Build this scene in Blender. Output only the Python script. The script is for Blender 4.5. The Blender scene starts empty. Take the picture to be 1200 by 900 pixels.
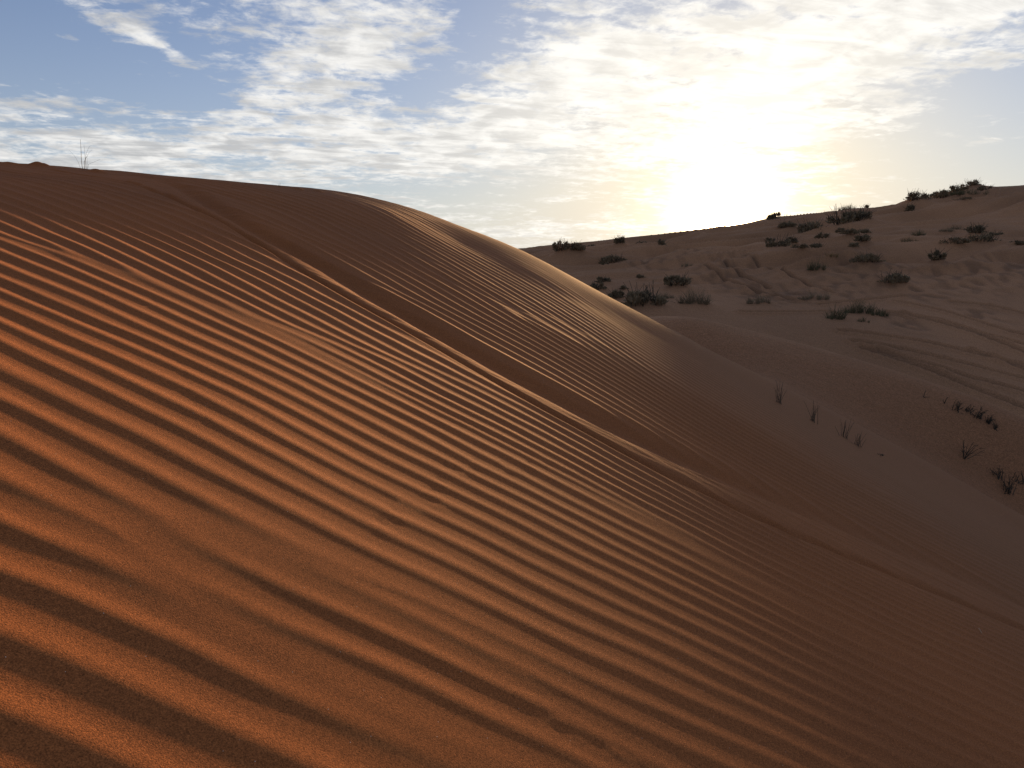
import bpy, math, random
import numpy as np

S = 1.6          # all tables below are in design units; one unit is S metres
Z0 = 4.2         # camera height above the lowest valley sand, metres
WAVES = [25.3439, -6.4474, -2.4005, 3.5747, -0.807, 5.0888, 6.889, -1.9805, -3.2257, 1.6266, -2.6781, -2.1195, 1.5894, 0.2304, -1.3091, -1.2686, 0.7867, 0.4056, -0.1737, 0.2195]
DP = [(-3.75, 5.1955, 0.8047), (-3.125, 5.1885, 0.7615), (-2.6, 5.3856, 0.7278), (-1.9238, 5.891, 0.7204), (-1.1625, 6.3866, 0.6536), (-0.48, 6.5543, 0.4377), (0.16, 6.5134, 0.185), (0.8, 6.4584, -0.1546), (1.3, 6.5177, -0.4136), (2.21, 6.7465, -0.8774), (3.195, 6.9732, -1.3542), (4.32, 6.9779, -1.9507), (5.4, 6.8772, -2.5726), (-3.75, 5.7955, 0.8276), (-3.75, 6.6955, 0.587), (-3.75, 8.1955, 0.0693), (-3.0, 4.1564, 0.5738), (-3.125, 5.7885, 0.7796), (-3.125, 6.6885, 0.5317), (-3.125, 8.1885, 0.0018), (-2.5, 4.1508, 0.5392), (-2.6, 5.9856, 0.7389), (-2.6, 6.8856, 0.4805), (-2.6, 8.3856, -0.0668), (-2.1, 4.3499, 0.5178), (-1.9238, 6.491, 0.7238), (-1.9238, 7.391, 0.4539), (-1.9238, 8.891, -0.1127), (-1.5863, 4.8575, 0.524), (-1.1625, 6.9866, 0.645), (-1.1625, 7.8866, 0.357), (-1.1625, 9.3866, -0.2395), (-0.975, 5.3565, 0.4781), (-0.48, 7.1543, 0.4078), (-0.48, 8.0543, 0.0879), (-0.48, 9.5543, -0.5619), (-0.405, 5.5302, 0.2393), (0.16, 7.1134, 0.1321), (0.16, 8.0134, -0.2224), (0.16, 9.5134, -0.9298), (0.135, 5.4957, 0.0261), (0.8, 7.0584, -0.2389), (0.8, 7.9584, -0.6405), (0.8, 9.4584, -1.4264), (0.675, 5.4492, -0.2604), (1.3, 7.1177, -0.5217), (1.3, 8.0177, -0.9588), (1.3, 9.5177, -1.804), (1.1, 5.515, -0.48), (2.21, 7.3465, -1.0255), (2.21, 8.2465, -1.5225), (2.21, 9.7465, -2.4676), (1.885, 5.7544, -0.8484), (3.195, 7.5732, -1.5407), (3.195, 8.4732, -2.0955), (3.195, 9.9732, -3.1368), (2.745, 5.9911, -1.2634), (4.32, 7.5779, -2.1885), (4.32, 8.4779, -2.8201), (4.32, 9.9779, -3.9894), (3.72, 6.0087, -1.7798), (5.4, 7.4772, -2.8671), (5.4, 8.3772, -3.5837), (5.4, 9.8772, -4.8949), (4.65, 5.922, -2.3153), (-1.0, -1.0, -0.476), (-1.0, -0.3, -0.3752), (-1.0, 0.4, -0.2744), (-0.5, -1.0, -0.707), (-0.5, -0.3, -0.6062), (-0.5, 0.4, -0.5054), (-0.5, 1.1, -0.4046), (0.0, -1.0, -0.944), (0.0, -0.3, -0.8432), (0.0, 0.4, -0.7424), (0.0, 1.1, -0.6416), (0.5, -1.0, -1.1846), (0.5, -0.3, -1.0838), (0.5, 0.4, -0.983), (0.5, 1.1, -0.8822), (0.5, 1.8, -0.7814), (1.0, -1.0, -1.4264), (1.0, -0.3, -1.3256), (1.0, 0.4, -1.2248), (1.0, 1.1, -1.124), (1.0, 1.8, -1.0232), (1.5, -1.0, -1.6694), (1.5, -0.3, -1.5686), (1.5, 0.4, -1.4678), (1.5, 1.1, -1.367), (1.5, 1.8, -1.2662), (2.2, -1.0, -2.0116), (2.2, -0.3, -1.9108), (2.2, 0.4, -1.81), (2.2, 1.1, -1.7092), (2.2, 1.8, -1.6084)]
TP = [(-3.75, 7.6955, -1.0953), (-3.75, 5.1955, -0.7953), (-2.55, 7.7821, -1.1862), (-2.55, 5.2821, -0.8862), (-1.1625, 8.8866, -1.2464), (-1.1625, 6.3866, -0.9464), (0.16, 9.0134, -1.715), (0.16, 6.5134, -1.415), (0.8, 8.9584, -2.0546), (0.8, 6.4584, -1.7546), (-2.0, -2.0, -3.0), (2.0, -1.0, -3.0), (5.0, 0.0, -3.2), (8.0, 1.0, -4.64), (-6.0, 0.0, -3.0), (10.0, 3.0, -5.6), (4.0, 3.0, -3.0), (1.5, 7.8, -1.15), (1.34, 6.7183, -0.6064), (1.955, 6.7696, -0.7948), (2.2425, 6.8457, -0.9303), (3.24, 7.0714, -1.3933), (4.38, 7.0748, -1.9978), (5.475, 6.9727, -2.6284), (6.75, 6.762, -3.3034), (3.465, 7.5702, -1.4211), (4.68, 7.575, -2.017), (5.85, 7.4736, -2.6426), (2.08, 6.3496, -1.1258), (2.97, 6.4821, -1.5388), (3.96, 6.3964, -2.0682), (4.95, 6.3041, -2.6382), (1.8525, 5.6552, -1.6355), (2.61, 5.6964, -2.0062), (3.48, 5.6211, -2.4714), (4.35, 5.5399, -2.9724), (2.7075, 11.4333, -0.7114), (2.7075, 12.2333, -0.8712), (2.7075, 13.0333, -1.1109), (2.7075, 10.4333, -0.7092), (3.36, 11.2081, -0.8509), (3.36, 12.0081, -1.0217), (3.36, 12.8081, -1.2724), (3.36, 10.2081, -0.835), (4.125, 10.9772, -1.0257), (4.125, 11.7772, -1.2105), (4.125, 12.5772, -1.4753), (4.125, 9.9772, -0.9923), (5.3, 10.5102, -1.407), (5.3, 11.3102, -1.6241), (5.3, 12.1102, -1.9212), (5.3, 9.5102, -1.3331), (6.375, 10.0382, -1.8196), (6.375, 10.8382, -2.0746), (6.375, 11.6382, -2.4096), (6.375, 9.0382, -1.6983), (7.275, 9.455, -2.2929), (7.275, 10.255, -2.5969), (7.275, 11.055, -2.9809), (7.275, 8.455, -2.1104), (8.37, 8.9573, -2.864), (8.37, 9.7573, -3.2297), (8.37, 10.5573, -3.6755), (8.37, 7.9573, -2.6042), (10.65, 13.9606, -2.6207), (11.625, 15.3316, -2.2869), (9.625, 15.2696, -2.0441), (8.5, 16.992, -1.4174), (10.75, 17.1781, -1.519), (13.05, 17.3674, -1.6011), (6.675, 17.8307, -1.2425), (5.06, 18.4722, -1.0347), (15.0, 15.8262, -2.3607), (16.875, 17.9843, -1.5452), (3.5, 20.1344, -0.7791), (2.6438, 23.7613, -0.2776), (1.9375, 31.4934, 0.5519), (15.375, 20.646, -0.748), (10.25, 20.646, -0.748), (6.7188, 21.6746, -0.6519), (18.75, 25.3779, 0.3217), (15.625, 25.3779, 0.3217), (12.25, 24.8458, 0.1641), (7.8125, 25.3379, 0.0749), (5.1, 25.8345, 0.0135), (24.0, 32.7395, 1.9912), (19.375, 31.6854, 1.7377), (15.0, 30.6034, 1.3115), (11.625, 31.5925, 1.1639), (8.0, 32.5796, 1.004), (5.1, 34.5955, 0.9409), (28.125, 30.6933, 1.8667), (20.1562, 21.739, -0.2539), (-46.0, 46.6769, 0.4784), (-46.0, 49.1769, 0.254), (-50.6, 54.6769, -0.1216), (-55.2, 66.6769, -2.4043), (-28.75, 46.6953, 0.5919), (-28.75, 49.1953, 0.3736), (-31.625, 54.6953, -0.0081), (-34.5, 66.6953, -2.3816), (-17.25, 46.7321, 0.819), (-17.25, 49.2321, 0.6128), (-18.975, 54.7321, 0.219), (-20.7, 66.7321, -2.3362), (-5.6875, 46.2787, 1.1469), (-5.6875, 48.7787, 0.9589), (-6.2563, 54.2787, 0.5469), (-6.825, 66.2787, -2.2706), (1.125, 45.8466, 1.6063), (1.125, 48.3466, 1.4439), (1.2375, 53.8466, 1.0063), (1.35, 65.8466, -2.1787), (5.625, 45.9185, 2.0505), (5.625, 48.4185, 1.9121), (6.1875, 53.9185, 1.4505), (6.75, 65.9185, -2.0899), (9.0, 45.9815, 2.4392), (9.0, 48.4815, 2.3218), (9.9, 53.9815, 1.8392), (10.8, 65.9815, -2.0122), (12.375, 46.0444, 2.8279), (12.375, 48.5444, 2.7314), (13.6125, 54.0444, 2.2279), (14.85, 66.0444, -1.9344), (14.672, 45.8863, 3.1028), (14.672, 48.3863, 3.0218), (16.1392, 53.8863, 2.5028), (17.6064, 65.8863, -1.8794), (15.8531, 45.6218, 3.3455), (15.8531, 48.1218, 3.2789), (17.4384, 53.6218, 2.7455), (19.0237, 65.6218, -1.8309), (16.94, 45.1549, 3.5903), (16.94, 47.6549, 3.539), (18.634, 53.1549, 2.9903), (20.328, 65.1549, -1.7819), (18.7, 45.1707, 3.688), (18.7, 47.6707, 3.6421), (20.57, 53.1707, 3.088), (22.44, 65.1707, -1.7624), (21.5, 44.1939, 3.9119), (21.5, 46.6939, 3.8832), (23.65, 52.1939, 3.3119), (25.8, 64.1939, -1.7176), (23.9062, 43.7285, 4.1653), (23.9062, 46.2285, 4.1535), (26.2969, 51.7285, 3.5653), (28.6875, 63.7285, -1.6669), (24.57, 43.2518, 4.3496), (24.57, 45.7518, 4.351), (27.027, 51.2518, 3.7496), (29.484, 63.2518, -1.6301), (25.4625, 43.2854, 4.5569), (25.4625, 45.7854, 4.57), (28.0087, 51.2854, 3.9569), (30.555, 63.2854, -1.5886), (26.56, 42.8115, 4.7586), (26.56, 45.3115, 4.7865), (29.216, 50.8115, 4.1586), (31.872, 62.8115, -1.5483), (27.47, 42.349, 5.0301), (27.47, 44.849, 5.0771), (30.217, 50.349, 4.4301), (32.964, 62.349, -1.494), (28.7, 42.3629, 5.1162), (28.7, 44.8629, 5.1681), (31.57, 50.3629, 4.5162), (34.44, 62.3629, -1.4768), (30.75, 42.3801, 5.2224), (30.75, 44.8801, 5.2805), (33.825, 50.3801, 4.6224), (36.9, 62.3801, -1.4555), (35.4375, 41.9459, 5.6684), (35.4375, 44.4459, 5.7563), (38.9813, 49.9459, 5.0684), (42.525, 61.9459, -1.3663), (42.5, 41.484, 5.944), (42.5, 43.984, 6.0522), (46.75, 49.484, 5.344), (51.0, 61.484, -1.3112), (-8.0, 10.0, -2.4), (-8.0, 20.0, -2.3), (-10.0, 30.0, -1.6), (-2.0, 20.0, -1.9), (-25.0, 30.0, -2.0), (-25.0, 15.0, -2.4), (20.0, 8.0, -3.2), (30.0, 14.0, -3.0), (45.0, 30.0, 1.0)]
RUT = [(-2.268, 4.635), (-1.707, 3.903), (-1.372, 3.566), (-1.128, 3.405), (-0.776, 3.14), (-0.438, 2.924), (-0.138, 2.731), (0.168, 2.636), (0.5, 2.592), (0.856, 2.64), (1.287, 2.73), (1.933, 2.919), (2.426, 3.023)]
RIB = [(-2.357, 4.334), (-1.83, 3.917), (-1.383, 3.538), (-1.046, 3.21), (-0.692, 2.935), (-0.348, 2.775), (-0.134, 2.651), (0.0, 2.578), (0.255, 2.496), (0.444, 2.461), (0.631, 2.433), (0.855, 2.427), (1.127, 2.449), (1.476, 2.532), (2.157, 2.675)]
FINE = [(-1.805, 4.972), (-1.035, 4.716), (-0.658, 4.472), (0.0, 4.162), (0.489, 3.887), (0.989, 3.892), (1.565, 4.07), (2.152, 4.154), (2.779, 4.248), (3.441, 4.336)]
SMOOTH = [(1.761, 5.952), (1.975, 5.566), (2.458, 5.332), (2.94, 4.924), (4.082, 5.166)]
PRINTS = [(-0.101, 1.778), (-0.129, 1.697), (-0.157, 1.685), (-0.181, 1.587), (-0.198, 1.523), (-0.18, 1.483), (-0.226, 1.424), (-0.245, 1.359), (-0.263, 1.303), (0.05, 1.939), (0.105, 2.038), (-0.024, 1.846)]
SCUFF = [(0.0, 1.015), (0.03, 1.003), (0.065, 0.993), (0.074, 0.974), (0.102, 0.973), (0.134, 0.973), (0.168, 0.977), (0.2, 0.975), (0.223, 0.971)]
TRACE = [[(-1.082, 2.088), (-1.027, 1.967)], [(-0.822, 1.662), (-0.753, 1.558), (-0.717, 1.486), (-0.675, 1.441)], [(-0.662, 1.425), (-0.636, 1.381)]]
LUMPS = [(-3.329, 4.982, 0.05, 0.012), (-3.262, 4.944, 0.04, 0.008), (-2.862, 4.863, 0.06, 0.01), (-3.447, 4.854, 0.05, 0.008), (-1.631, 5.39, 0.05, 0.006), (-1.519, 5.502, 0.04, 0.005)]
SCARP = [(-2.357, 4.334), (-2.126, 4.134), (-1.905, 3.977)]
TRACKS = [[(6.281, 18.682), (6.995, 18.722), (7.952, 18.782), (8.817, 18.885)], [(8.208, 16.369), (9.197, 15.914), (10.166, 15.521), (11.52, 15.184)], [(8.186, 17.002), (8.826, 16.791), (10.291, 16.402), (12.034, 15.912)], [(11.262, 20.149), (12.117, 19.082), (12.6, 18.014), (13.135, 17.488)], [(10.377, 18.941), (11.436, 18.336), (12.007, 17.445), (12.745, 16.931)], [(10.725, 18.714), (11.55, 17.775), (12.492, 16.568)], [(12.852, 20.087), (13.808, 19.83), (14.367, 19.223)], [(8.618, 25.9), (9.427, 23.102), (9.892, 21.274)], [(6.772, 24.94), (7.537, 22.545), (8.422, 20.555)], [(7.529, 25.436), (8.242, 22.178)], [(8.584, 15.89), (8.998, 15.541), (9.968, 14.883), (10.969, 14.414)], [(8.24, 16.006), (9.425, 14.922), (10.505, 13.748)], [(11.126, 16.402), (11.885, 15.7)], [(8.891, 19.871), (10.388, 20.406), (11.845, 20.755)]]
TRAMPLE = [(11.699, 23.09, 1.027), (13.177, 24.282, 0.958), (10.398, 21.803, 0.864), (14.281, 22.422, 1.109), (15.666, 23.058, 1.139), (17.085, 23.46, 1.158), (5.188, 26.289, 1.297), (6.924, 28.126, 1.108), (7.219, 23.347, 1.155), (7.766, 21.599, 1.071), (8.773, 21.441, 0.851), (12.588, 21.154, 0.839), (8.004, 24.949, 0.985), (13.033, 19.024, 0.569), (10.312, 17.962, 0.538)]
PLANTS = [
    ('tuft', 't', 15.076, 38.857, 1.4223, 0.3319, 'low scrub mat lying along the hill skyline just right of the sun', 'dark shrubs scattered over the far sand hill'),
    ('bush', 't', 14.554, 39.103, 0.6203, 0.3818, 'small dark shrub on the skyline nearest the right side of the sun', 'dark shrubs scattered over the far sand hill'),
    ('tuft', 't', 18.709, 39.086, 0.9045, 0.3332, 'thin yellowish shrub poking over the skyline above the biggest dark clump', 'dark shrubs scattered over the far sand hill'),
    ('bush', 't', 20.482, 40.666, 0.2474, 0.1979, 'tiny dark shrub alone on the bare middle stretch of skyline', 'dark shrubs scattered over the far sand hill'),
    ('bush', 't', 15.878, 33.736, 0.9898, 0.5361, 'big dark shrub below the skyline, left half of the biggest pair', 'dark shrubs scattered over the far sand hill'),
    ('bush', 't', 17.116, 34.605, 1.0143, 0.5072, 'big dark shrub below the skyline, right half of the biggest pair', 'dark shrubs scattered over the far sand hill'),
    ('bush', 't', 14.171, 33.081, 0.9717, 0.4454, 'broad brown mound shrub just left of the biggest dark pair', 'dark shrubs scattered over the far sand hill'),
    ('bush', 't', 13.517, 34.418, 0.6316, 0.2526, 'low brown shrub downhill of the scrub mat beside the sun', 'dark shrubs scattered over the far sand hill'),
    ('bush', 't', 14.898, 31.684, 0.3104, 0.1552, 'little round shrub just under the biggest dark pair', 'dark shrubs scattered over the far sand hill'),
    ('bush', 't', 13.623, 30.609, 0.5254, 0.1876, 'flat little shrub under the broad brown mound shrub', 'dark shrubs scattered over the far sand hill'),
    ('bush', 't', 15.328, 30.208, 0.3702, 0.1851, 'small shrub at the upper end of a long sand terrace', 'dark shrubs scattered over the far sand hill'),
    ('bush', 't', 14.347, 29.767, 0.7667, 0.1825, 'long low shrub along the lip of a sand terrace', 'dark shrubs scattered over the far sand hill'),
    ('bush', 't', 11.506, 30.946, 0.3417, 0.1519, 'small lone shrub on bare sand low to the right of the sun', 'dark shrubs scattered over the far sand hill'),
    ('bush', 't', 12.895, 30.204, 0.1482, 0.1112, 'speck of a shrub between two flat little shrubs', 'dark shrubs scattered over the far sand hill'),
    ('bush', 't', 10.195, 26.718, 0.7564, 0.296, 'wide grey-brown shrub with steep left side on the middle slope', 'dark shrubs scattered over the far sand hill'),
    ('bush', 't', 11.483, 28.578, 0.3863, 0.2107, 'small shrub on the upper shoulder of the wide steep-sided shrub', 'dark shrubs scattered over the far sand hill'),
    ('bush', 't', 11.485, 27.225, 0.3014, 0.1339, 'little shrub right of the wide steep-sided shrub', 'dark shrubs scattered over the far sand hill'),
    ('bush', 't', 11.557, 26.299, 0.4208, 0.1942, 'rounded shrub at the right end of a double clump on mid slope', 'dark shrubs scattered over the far sand hill'),
    ('bush', 't', 10.655, 25.742, 0.5708, 0.1268, 'low flat shrub at the left end of a double clump on mid slope', 'dark shrubs scattered over the far sand hill'),
    ('bush', 't', 13.397, 26.697, 0.4925, 0.197, 'dark shrub with a pale sand tail trailing to its right', 'dark shrubs scattered over the far sand hill'),
    ('bush', 't', 12.608, 25.66, 0.316, 0.158, 'small shrub just below the one with the pale sand tail', 'dark shrubs scattered over the far sand hill'),
    ('bush', 't', 12.415, 24.072, 0.8613, 0.2376, 'smooth domed dark mound shrub above the trampled sand', 'dark shrubs scattered over the far sand hill'),
    ('tuft', 't', 10.371, 23.584, 0.6409, 0.3205, 'green-brown grassy shrub on a sand hump in the middle slope', 'dark shrubs scattered over the far sand hill'),
    ('tuft', 't', 11.297, 24.558, 0.3937, 0.212, 'wispy yellowish shrub behind the green-brown grassy shrub', 'dark shrubs scattered over the far sand hill'),
    ('tuft', 't', 8.988, 20.506, 0.8402, 0.2291, 'wide dark grass tuft at the foot of the hill behind the tall tussock', 'dark shrubs scattered over the far sand hill'),
    ('tuft', 't', 7.122, 19.896, 0.6429, 0.2473, 'dark grass tuft at the hill foot on the edge of a sand bank', 'dark shrubs scattered over the far sand hill'),
    ('tussock', 't', 9.588, 18.875, 0.752, 0.3525, 'tall bushy grass tussock in the valley, thickest of its cluster', 'grass tussocks clustered in the valley'),
    ('tussock', 't', 8.55, 18.042, 0.405, 0.3825, 'sparse tall grass tussock at the front left of the valley cluster', 'grass tussocks clustered in the valley'),
    ('tussock', 't', 9.173, 17.841, 0.2672, 0.1558, 'short grass tussock in front of the thickest valley tussock', 'grass tussocks clustered in the valley'),
    ('tussock', 't', 9.981, 18.632, 0.3946, 0.2321, 'thin grass tussock at the right end of the valley cluster', 'grass tussocks clustered in the valley'),
    ('tuft', 't', 15.983, 27.993, 0.5843, 0.2406, 'grey grass tuft on the right slope, lower left of a pair', 'dark shrubs scattered over the far sand hill'),
    ('tuft', 't', 16.999, 29.122, 0.5357, 0.25, 'grey grass tuft on the right slope, upper right of a pair', 'dark shrubs scattered over the far sand hill'),
    ('tuft', 't', 18.971, 30.44, 0.6709, 0.1864, 'flat grass tuft above the dark mounds on the right slope', 'dark shrubs scattered over the far sand hill'),
    ('tuft', 't', 20.236, 31.699, 0.5427, 0.2326, 'upright grass tuft, highest of those on the smooth right slope', 'dark shrubs scattered over the far sand hill'),
    ('bush', 't', 18.887, 28.399, 0.5575, 0.2788, 'black rounded mound shrub, left one of two on the right slope', 'dark shrubs scattered over the far sand hill'),
    ('bush', 't', 20.197, 29.052, 0.4987, 0.1781, 'black flat mound shrub farthest right on the upper slope', 'dark shrubs scattered over the far sand hill'),
    ('bush', 't', 18.392, 27.062, 0.9312, 0.2661, 'long black wedge of shrub under two rounded black mounds', 'dark shrubs scattered over the far sand hill'),
    ('bush', 't', 17.048, 26.931, 0.8276, 0.1986, 'long low dark shrub stretching beside a bright patch of sand', 'dark shrubs scattered over the far sand hill'),
    ('bush', 't', 15.345, 25.064, 0.4323, 0.2779, 'steep dark shrub at the top of the trampled footpath', 'dark shrubs scattered over the far sand hill'),
    ('bush', 't', 12.037, 21.845, 0.7574, 0.2705, 'dark shrub on a steep little sand bank right of the trampled path', 'dark shrubs scattered over the far sand hill'),
    ('bush', 't', 19.247, 26.345, 0.486, 0.1296, 'low dark shrub at the right edge of the picture', 'dark shrubs scattered over the far sand hill'),
    ('bush', 't', 27.473, 42.039, 0.9158, 0.2798, 'dark round shrub on the highest point of the skyline', 'dark shrubs scattered over the far sand hill'),
    ('bush', 't', 26.347, 41.658, 0.8076, 0.3028, 'dark shrub on the skyline just left of the highest one', 'dark shrubs scattered over the far sand hill'),
    ('tuft', 't', 26.291, 43.038, 0.2608, 0.2347, 'tiny golden twig standing on the skyline near the hilltop shrubs', 'dark shrubs scattered over the far sand hill'),
    ('bush', 't', 25.352, 42.145, 0.5111, 0.2044, 'small shrub on the skyline left of the golden twig', 'dark shrubs scattered over the far sand hill'),
    ('bush', 't', 23.974, 42.19, 0.5635, 0.2305, 'lone shrub on the lower step of the right skyline', 'dark shrubs scattered over the far sand hill'),
    ('bush', 't', 24.301, 39.633, 1.0587, 0.3368, 'wide dark shrub just below the golden twig', 'dark shrubs scattered over the far sand hill'),
    ('tuft', 't', 24.939, 38.681, 1.8786, 0.3757, 'wide olive grass patch below the highest skyline shrub', 'dark shrubs scattered over the far sand hill'),
    ('bush', 't', 26.548, 39.608, 0.7201, 0.24, 'dark shrub on the slope right below the highest skyline shrub', 'dark shrubs scattered over the far sand hill'),
    ('bush', 't', 21.81, 37.888, 1.1527, 0.3689, 'reddish brown shrub on the upper right slope under the skyline step', 'dark shrubs scattered over the far sand hill'),
    ('bush', 't', 20.894, 36.886, 0.4044, 0.2696, 'small black shrub at the lower left of the reddish brown one', 'dark shrubs scattered over the far sand hill'),
    ('bush', 't', 23.671, 36.844, 0.8518, 0.1345, 'thin flat shrub on the bare slope under the olive grass patch', 'dark shrubs scattered over the far sand hill'),
    ('bush', 't', 23.386, 40.191, 0.4394, 0.1465, 'small shrub between the skyline step and the reddish brown shrub', 'dark shrubs scattered over the far sand hill'),
    ('bush', 't', 4.863, 31.64, 0.4279, 0.2723, 'small upright shrub alone high on the left slope', 'dark shrubs scattered over the far sand hill'),
    ('bush', 't', 3.8, 28.57, 0.3519, 0.2111, 'small dark shrub touching the left end of a sprawling shrub', 'dark shrubs scattered over the far sand hill'),
    ('bush', 't', 4.081, 27.599, 0.6802, 0.2381, 'sprawling dark shrub in the middle of the left slope', 'dark shrubs scattered over the far sand hill'),
    ('bush', 't', 3.513, 26.12, 0.2256, 0.1289, 'tiny shrub just below the sprawling shrub of the left slope', 'dark shrubs scattered over the far sand hill'),
    ('bush', 't', 2.695, 29.173, 0.5749, 0.2515, 'dark shrub on the left slope, second from the rippled dune edge', 'dark shrubs scattered over the far sand hill'),
    ('bush', 't', 2.04, 29.052, 0.5369, 0.3222, 'dark shrub half hidden by the rippled dune near the left skyline', 'dark shrubs scattered over the far sand hill'),
    ('bush', 't', 3.685, 32.58, 0.4807, 0.1602, 'flat shrub between the dune edge shrubs and the small upright one', 'dark shrubs scattered over the far sand hill'),
    ('bush', 't', 6.54, 35.051, 0.4733, 0.1721, 'flat shrub under the skyline halfway from dune to sun', 'dark shrubs scattered over the far sand hill'),
    ('bush', 't', 6.848, 31.667, 0.3113, 0.2724, 'upright shrub below the skyline, nearest on the left of the sun', 'dark shrubs scattered over the far sand hill'),
    ('bush', 't', 2.973, 22.662, 0.4207, 0.1402, 'low grey shrub above a pale sand streak beside the rippled dune', 'dark shrubs scattered over the far sand hill'),
    ('bush', 't', 4.29, 22.968, 0.2557, 0.0994, 'small black shrub alone on the pale trampled sand', 'dark shrubs scattered over the far sand hill'),
    ('bush', 't', 3.507, 21.603, 0.2409, 0.0803, 'tiny flat shrub below the pale sand streak', 'dark shrubs scattered over the far sand hill'),
    ('bush', 't', 5.164, 21.703, 0.5917, 0.2689, 'rounded brown mound shrub behind the largest dark clump', 'dark shrubs scattered over the far sand hill'),
    ('bush', 't', 3.52, 18.605, 0.9264, 0.3706, 'largest dark shrub clump at the hill foot beside the rippled dune', 'dark shrubs scattered over the far sand hill'),
    ('tuft', 't', 4.323, 19.775, 0.6387, 0.2456, 'loose grassy shrub joining the largest clump to the brown mound', 'dark shrubs scattered over the far sand hill'),
    ('tuft', 't', 5.063, 19.113, 0.7606, 0.4516, 'tall brown bushy shrub at the hill foot, right of the largest clump', 'dark shrubs scattered over the far sand hill'),
    ('tuft', 't', 6.414, 25.229, 0.4047, 0.1557, 'low shrub on the slope directly under the sun', 'dark shrubs scattered over the far sand hill'),
    ('bush', 't', 2.696, 21.524, 0.4003, 0.1868, 'dark shrub peeping over the rippled dune edge, upper of two', 'dark shrubs scattered over the far sand hill'),
    ('bush', 't', 3.042, 20.074, 0.399, 0.1995, 'dark shrub peeping over the rippled dune edge, lower of two', 'dark shrubs scattered over the far sand hill'),
    ('sprig', 't', 5.388, 8.8, 0.0671, 0.1006, 'single leaning twig at the upper end of the sprig row', 'thin sprigs growing out of the smooth middle dune'),
    ('sprig', 't', 5.64, 8.743, 0.0556, 0.1112, 'thin upright twig, second from the upper end of the sprig row', 'thin sprigs growing out of the smooth middle dune'),
    ('sprig', 't', 5.722, 8.634, 0.1541, 0.1541, 'forked dark sprig in the upper middle of the sprig row', 'thin sprigs growing out of the smooth middle dune'),
    ('sprig', 't', 5.883, 8.659, 0.1324, 0.1104, 'short faint sprig behind the forked one in the row', 'thin sprigs growing out of the smooth middle dune'),
    ('sprig', 't', 5.968, 8.579, 0.1971, 0.1861, 'bushiest sprig in the middle of the sprig row', 'thin sprigs growing out of the smooth middle dune'),
    ('sprig', 't', 6.068, 8.507, 0.1087, 0.1087, 'small sprig right of the bushiest one in the row', 'thin sprigs growing out of the smooth middle dune'),
    ('sprig', 't', 6.116, 8.427, 0.1834, 0.1402, 'dark fan-shaped sprig at the lower end of the row', 'thin sprigs growing out of the smooth middle dune'),
    ('sprig', 't', 5.411, 7.905, 0.2242, 0.2751, 'lone branching sprig between the row and the corner clumps', 'thin sprigs growing out of the smooth middle dune'),
    ('sprig', 't', 5.746, 7.784, 0.1613, 0.1613, 'dark sprig of the corner clumps, uppermost with tall thin shoots', 'thin sprigs growing out of the smooth middle dune'),
    ('sprig', 't', 5.74, 7.615, 0.2177, 0.1979, 'dark branching sprig, lowest of the corner clumps', 'thin sprigs growing out of the smooth middle dune'),
    ('sprig', 't', 6.001, 7.791, 0.1819, 0.1616, 'dark sprig of the corner clumps, closest to the picture edge', 'thin sprigs growing out of the smooth middle dune'),
    ('stems', 'd', 2.217, 5.586, 0.1137, 0.1847, 'pale upright stems highest on the right flank of the rippled dune', 'thin stems growing on the flank of the rippled dune'),
    ('stems', 'd', 2.514, 5.59, 0.1143, 0.1714, 'thin pale stems second down the right flank of the rippled dune', 'thin stems growing on the flank of the rippled dune'),
    ('stems', 'd', 2.817, 5.646, 0.1303, 0.1738, 'stems with a dark clod at their foot on the dune flank', 'thin stems growing on the flank of the rippled dune'),
    ('stems', 'd', 2.911, 5.606, 0.1153, 0.1441, 'faintest thin stems, lowest of the row on the dune flank', 'thin stems growing on the flank of the rippled dune'),
    ('clod', 'd', 3.169, 5.708, 0.0662, 0.0257, 'small dark clod half buried on the dune flank below the stems', None),
    ('weed', 'd', -3.011, 4.987, 0.2164, 0.2043, 'bare branching weed standing on the dune crest against the sky', None),
    ('stems', 'd', -1.763, 5.338, 0.0194, 0.0323, 'tiny dry stem on the crest of the rippled dune', None),
    ('stick', 'd', 1.717, 2.321, 0.0156, 0.0187, 'short pale straw stuck in the ripples at lower right', None),
]

sc = bpy.context.scene
col = sc.collection
rad = math.radians
rng = np.random.default_rng(7)
random.seed(7)

# ------------------------------------------------------------------ helpers
def tps_fit(p, lam):
    X = p[:, :2]
    n = len(p)
    d = np.linalg.norm(X[:, None] - X[None], axis=2)
    K = np.where(d > 0, d * d * np.log(d + 1e-12), 0) + lam * np.eye(n)
    Q = np.c_[np.ones(n), X]
    A = np.block([[K, Q], [Q.T, np.zeros((3, 3))]])
    return X, np.linalg.solve(A, np.r_[p[:, 2], 0, 0, 0])

def tps(m, x, y):
    X, w = m
    x = np.asarray(x, float)
    y = np.asarray(y, float)
    s = w[-3] + w[-2] * x + w[-1] * y
    for i in range(len(X)):
        r2 = (x - X[i, 0]) ** 2 + (y - X[i, 1]) ** 2 + 1e-12
        s = s + (0.5 * w[i]) * r2 * np.log(r2)
    return s

DM = tps_fit(np.array(DP), .02)
TM = tps_fit(np.array(TP), .004)

_pg = np.random.default_rng(11)
_ang = _pg.random((256, 256)) * 2 * np.pi
_gx, _gy = np.cos(_ang), np.sin(_ang)

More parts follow.
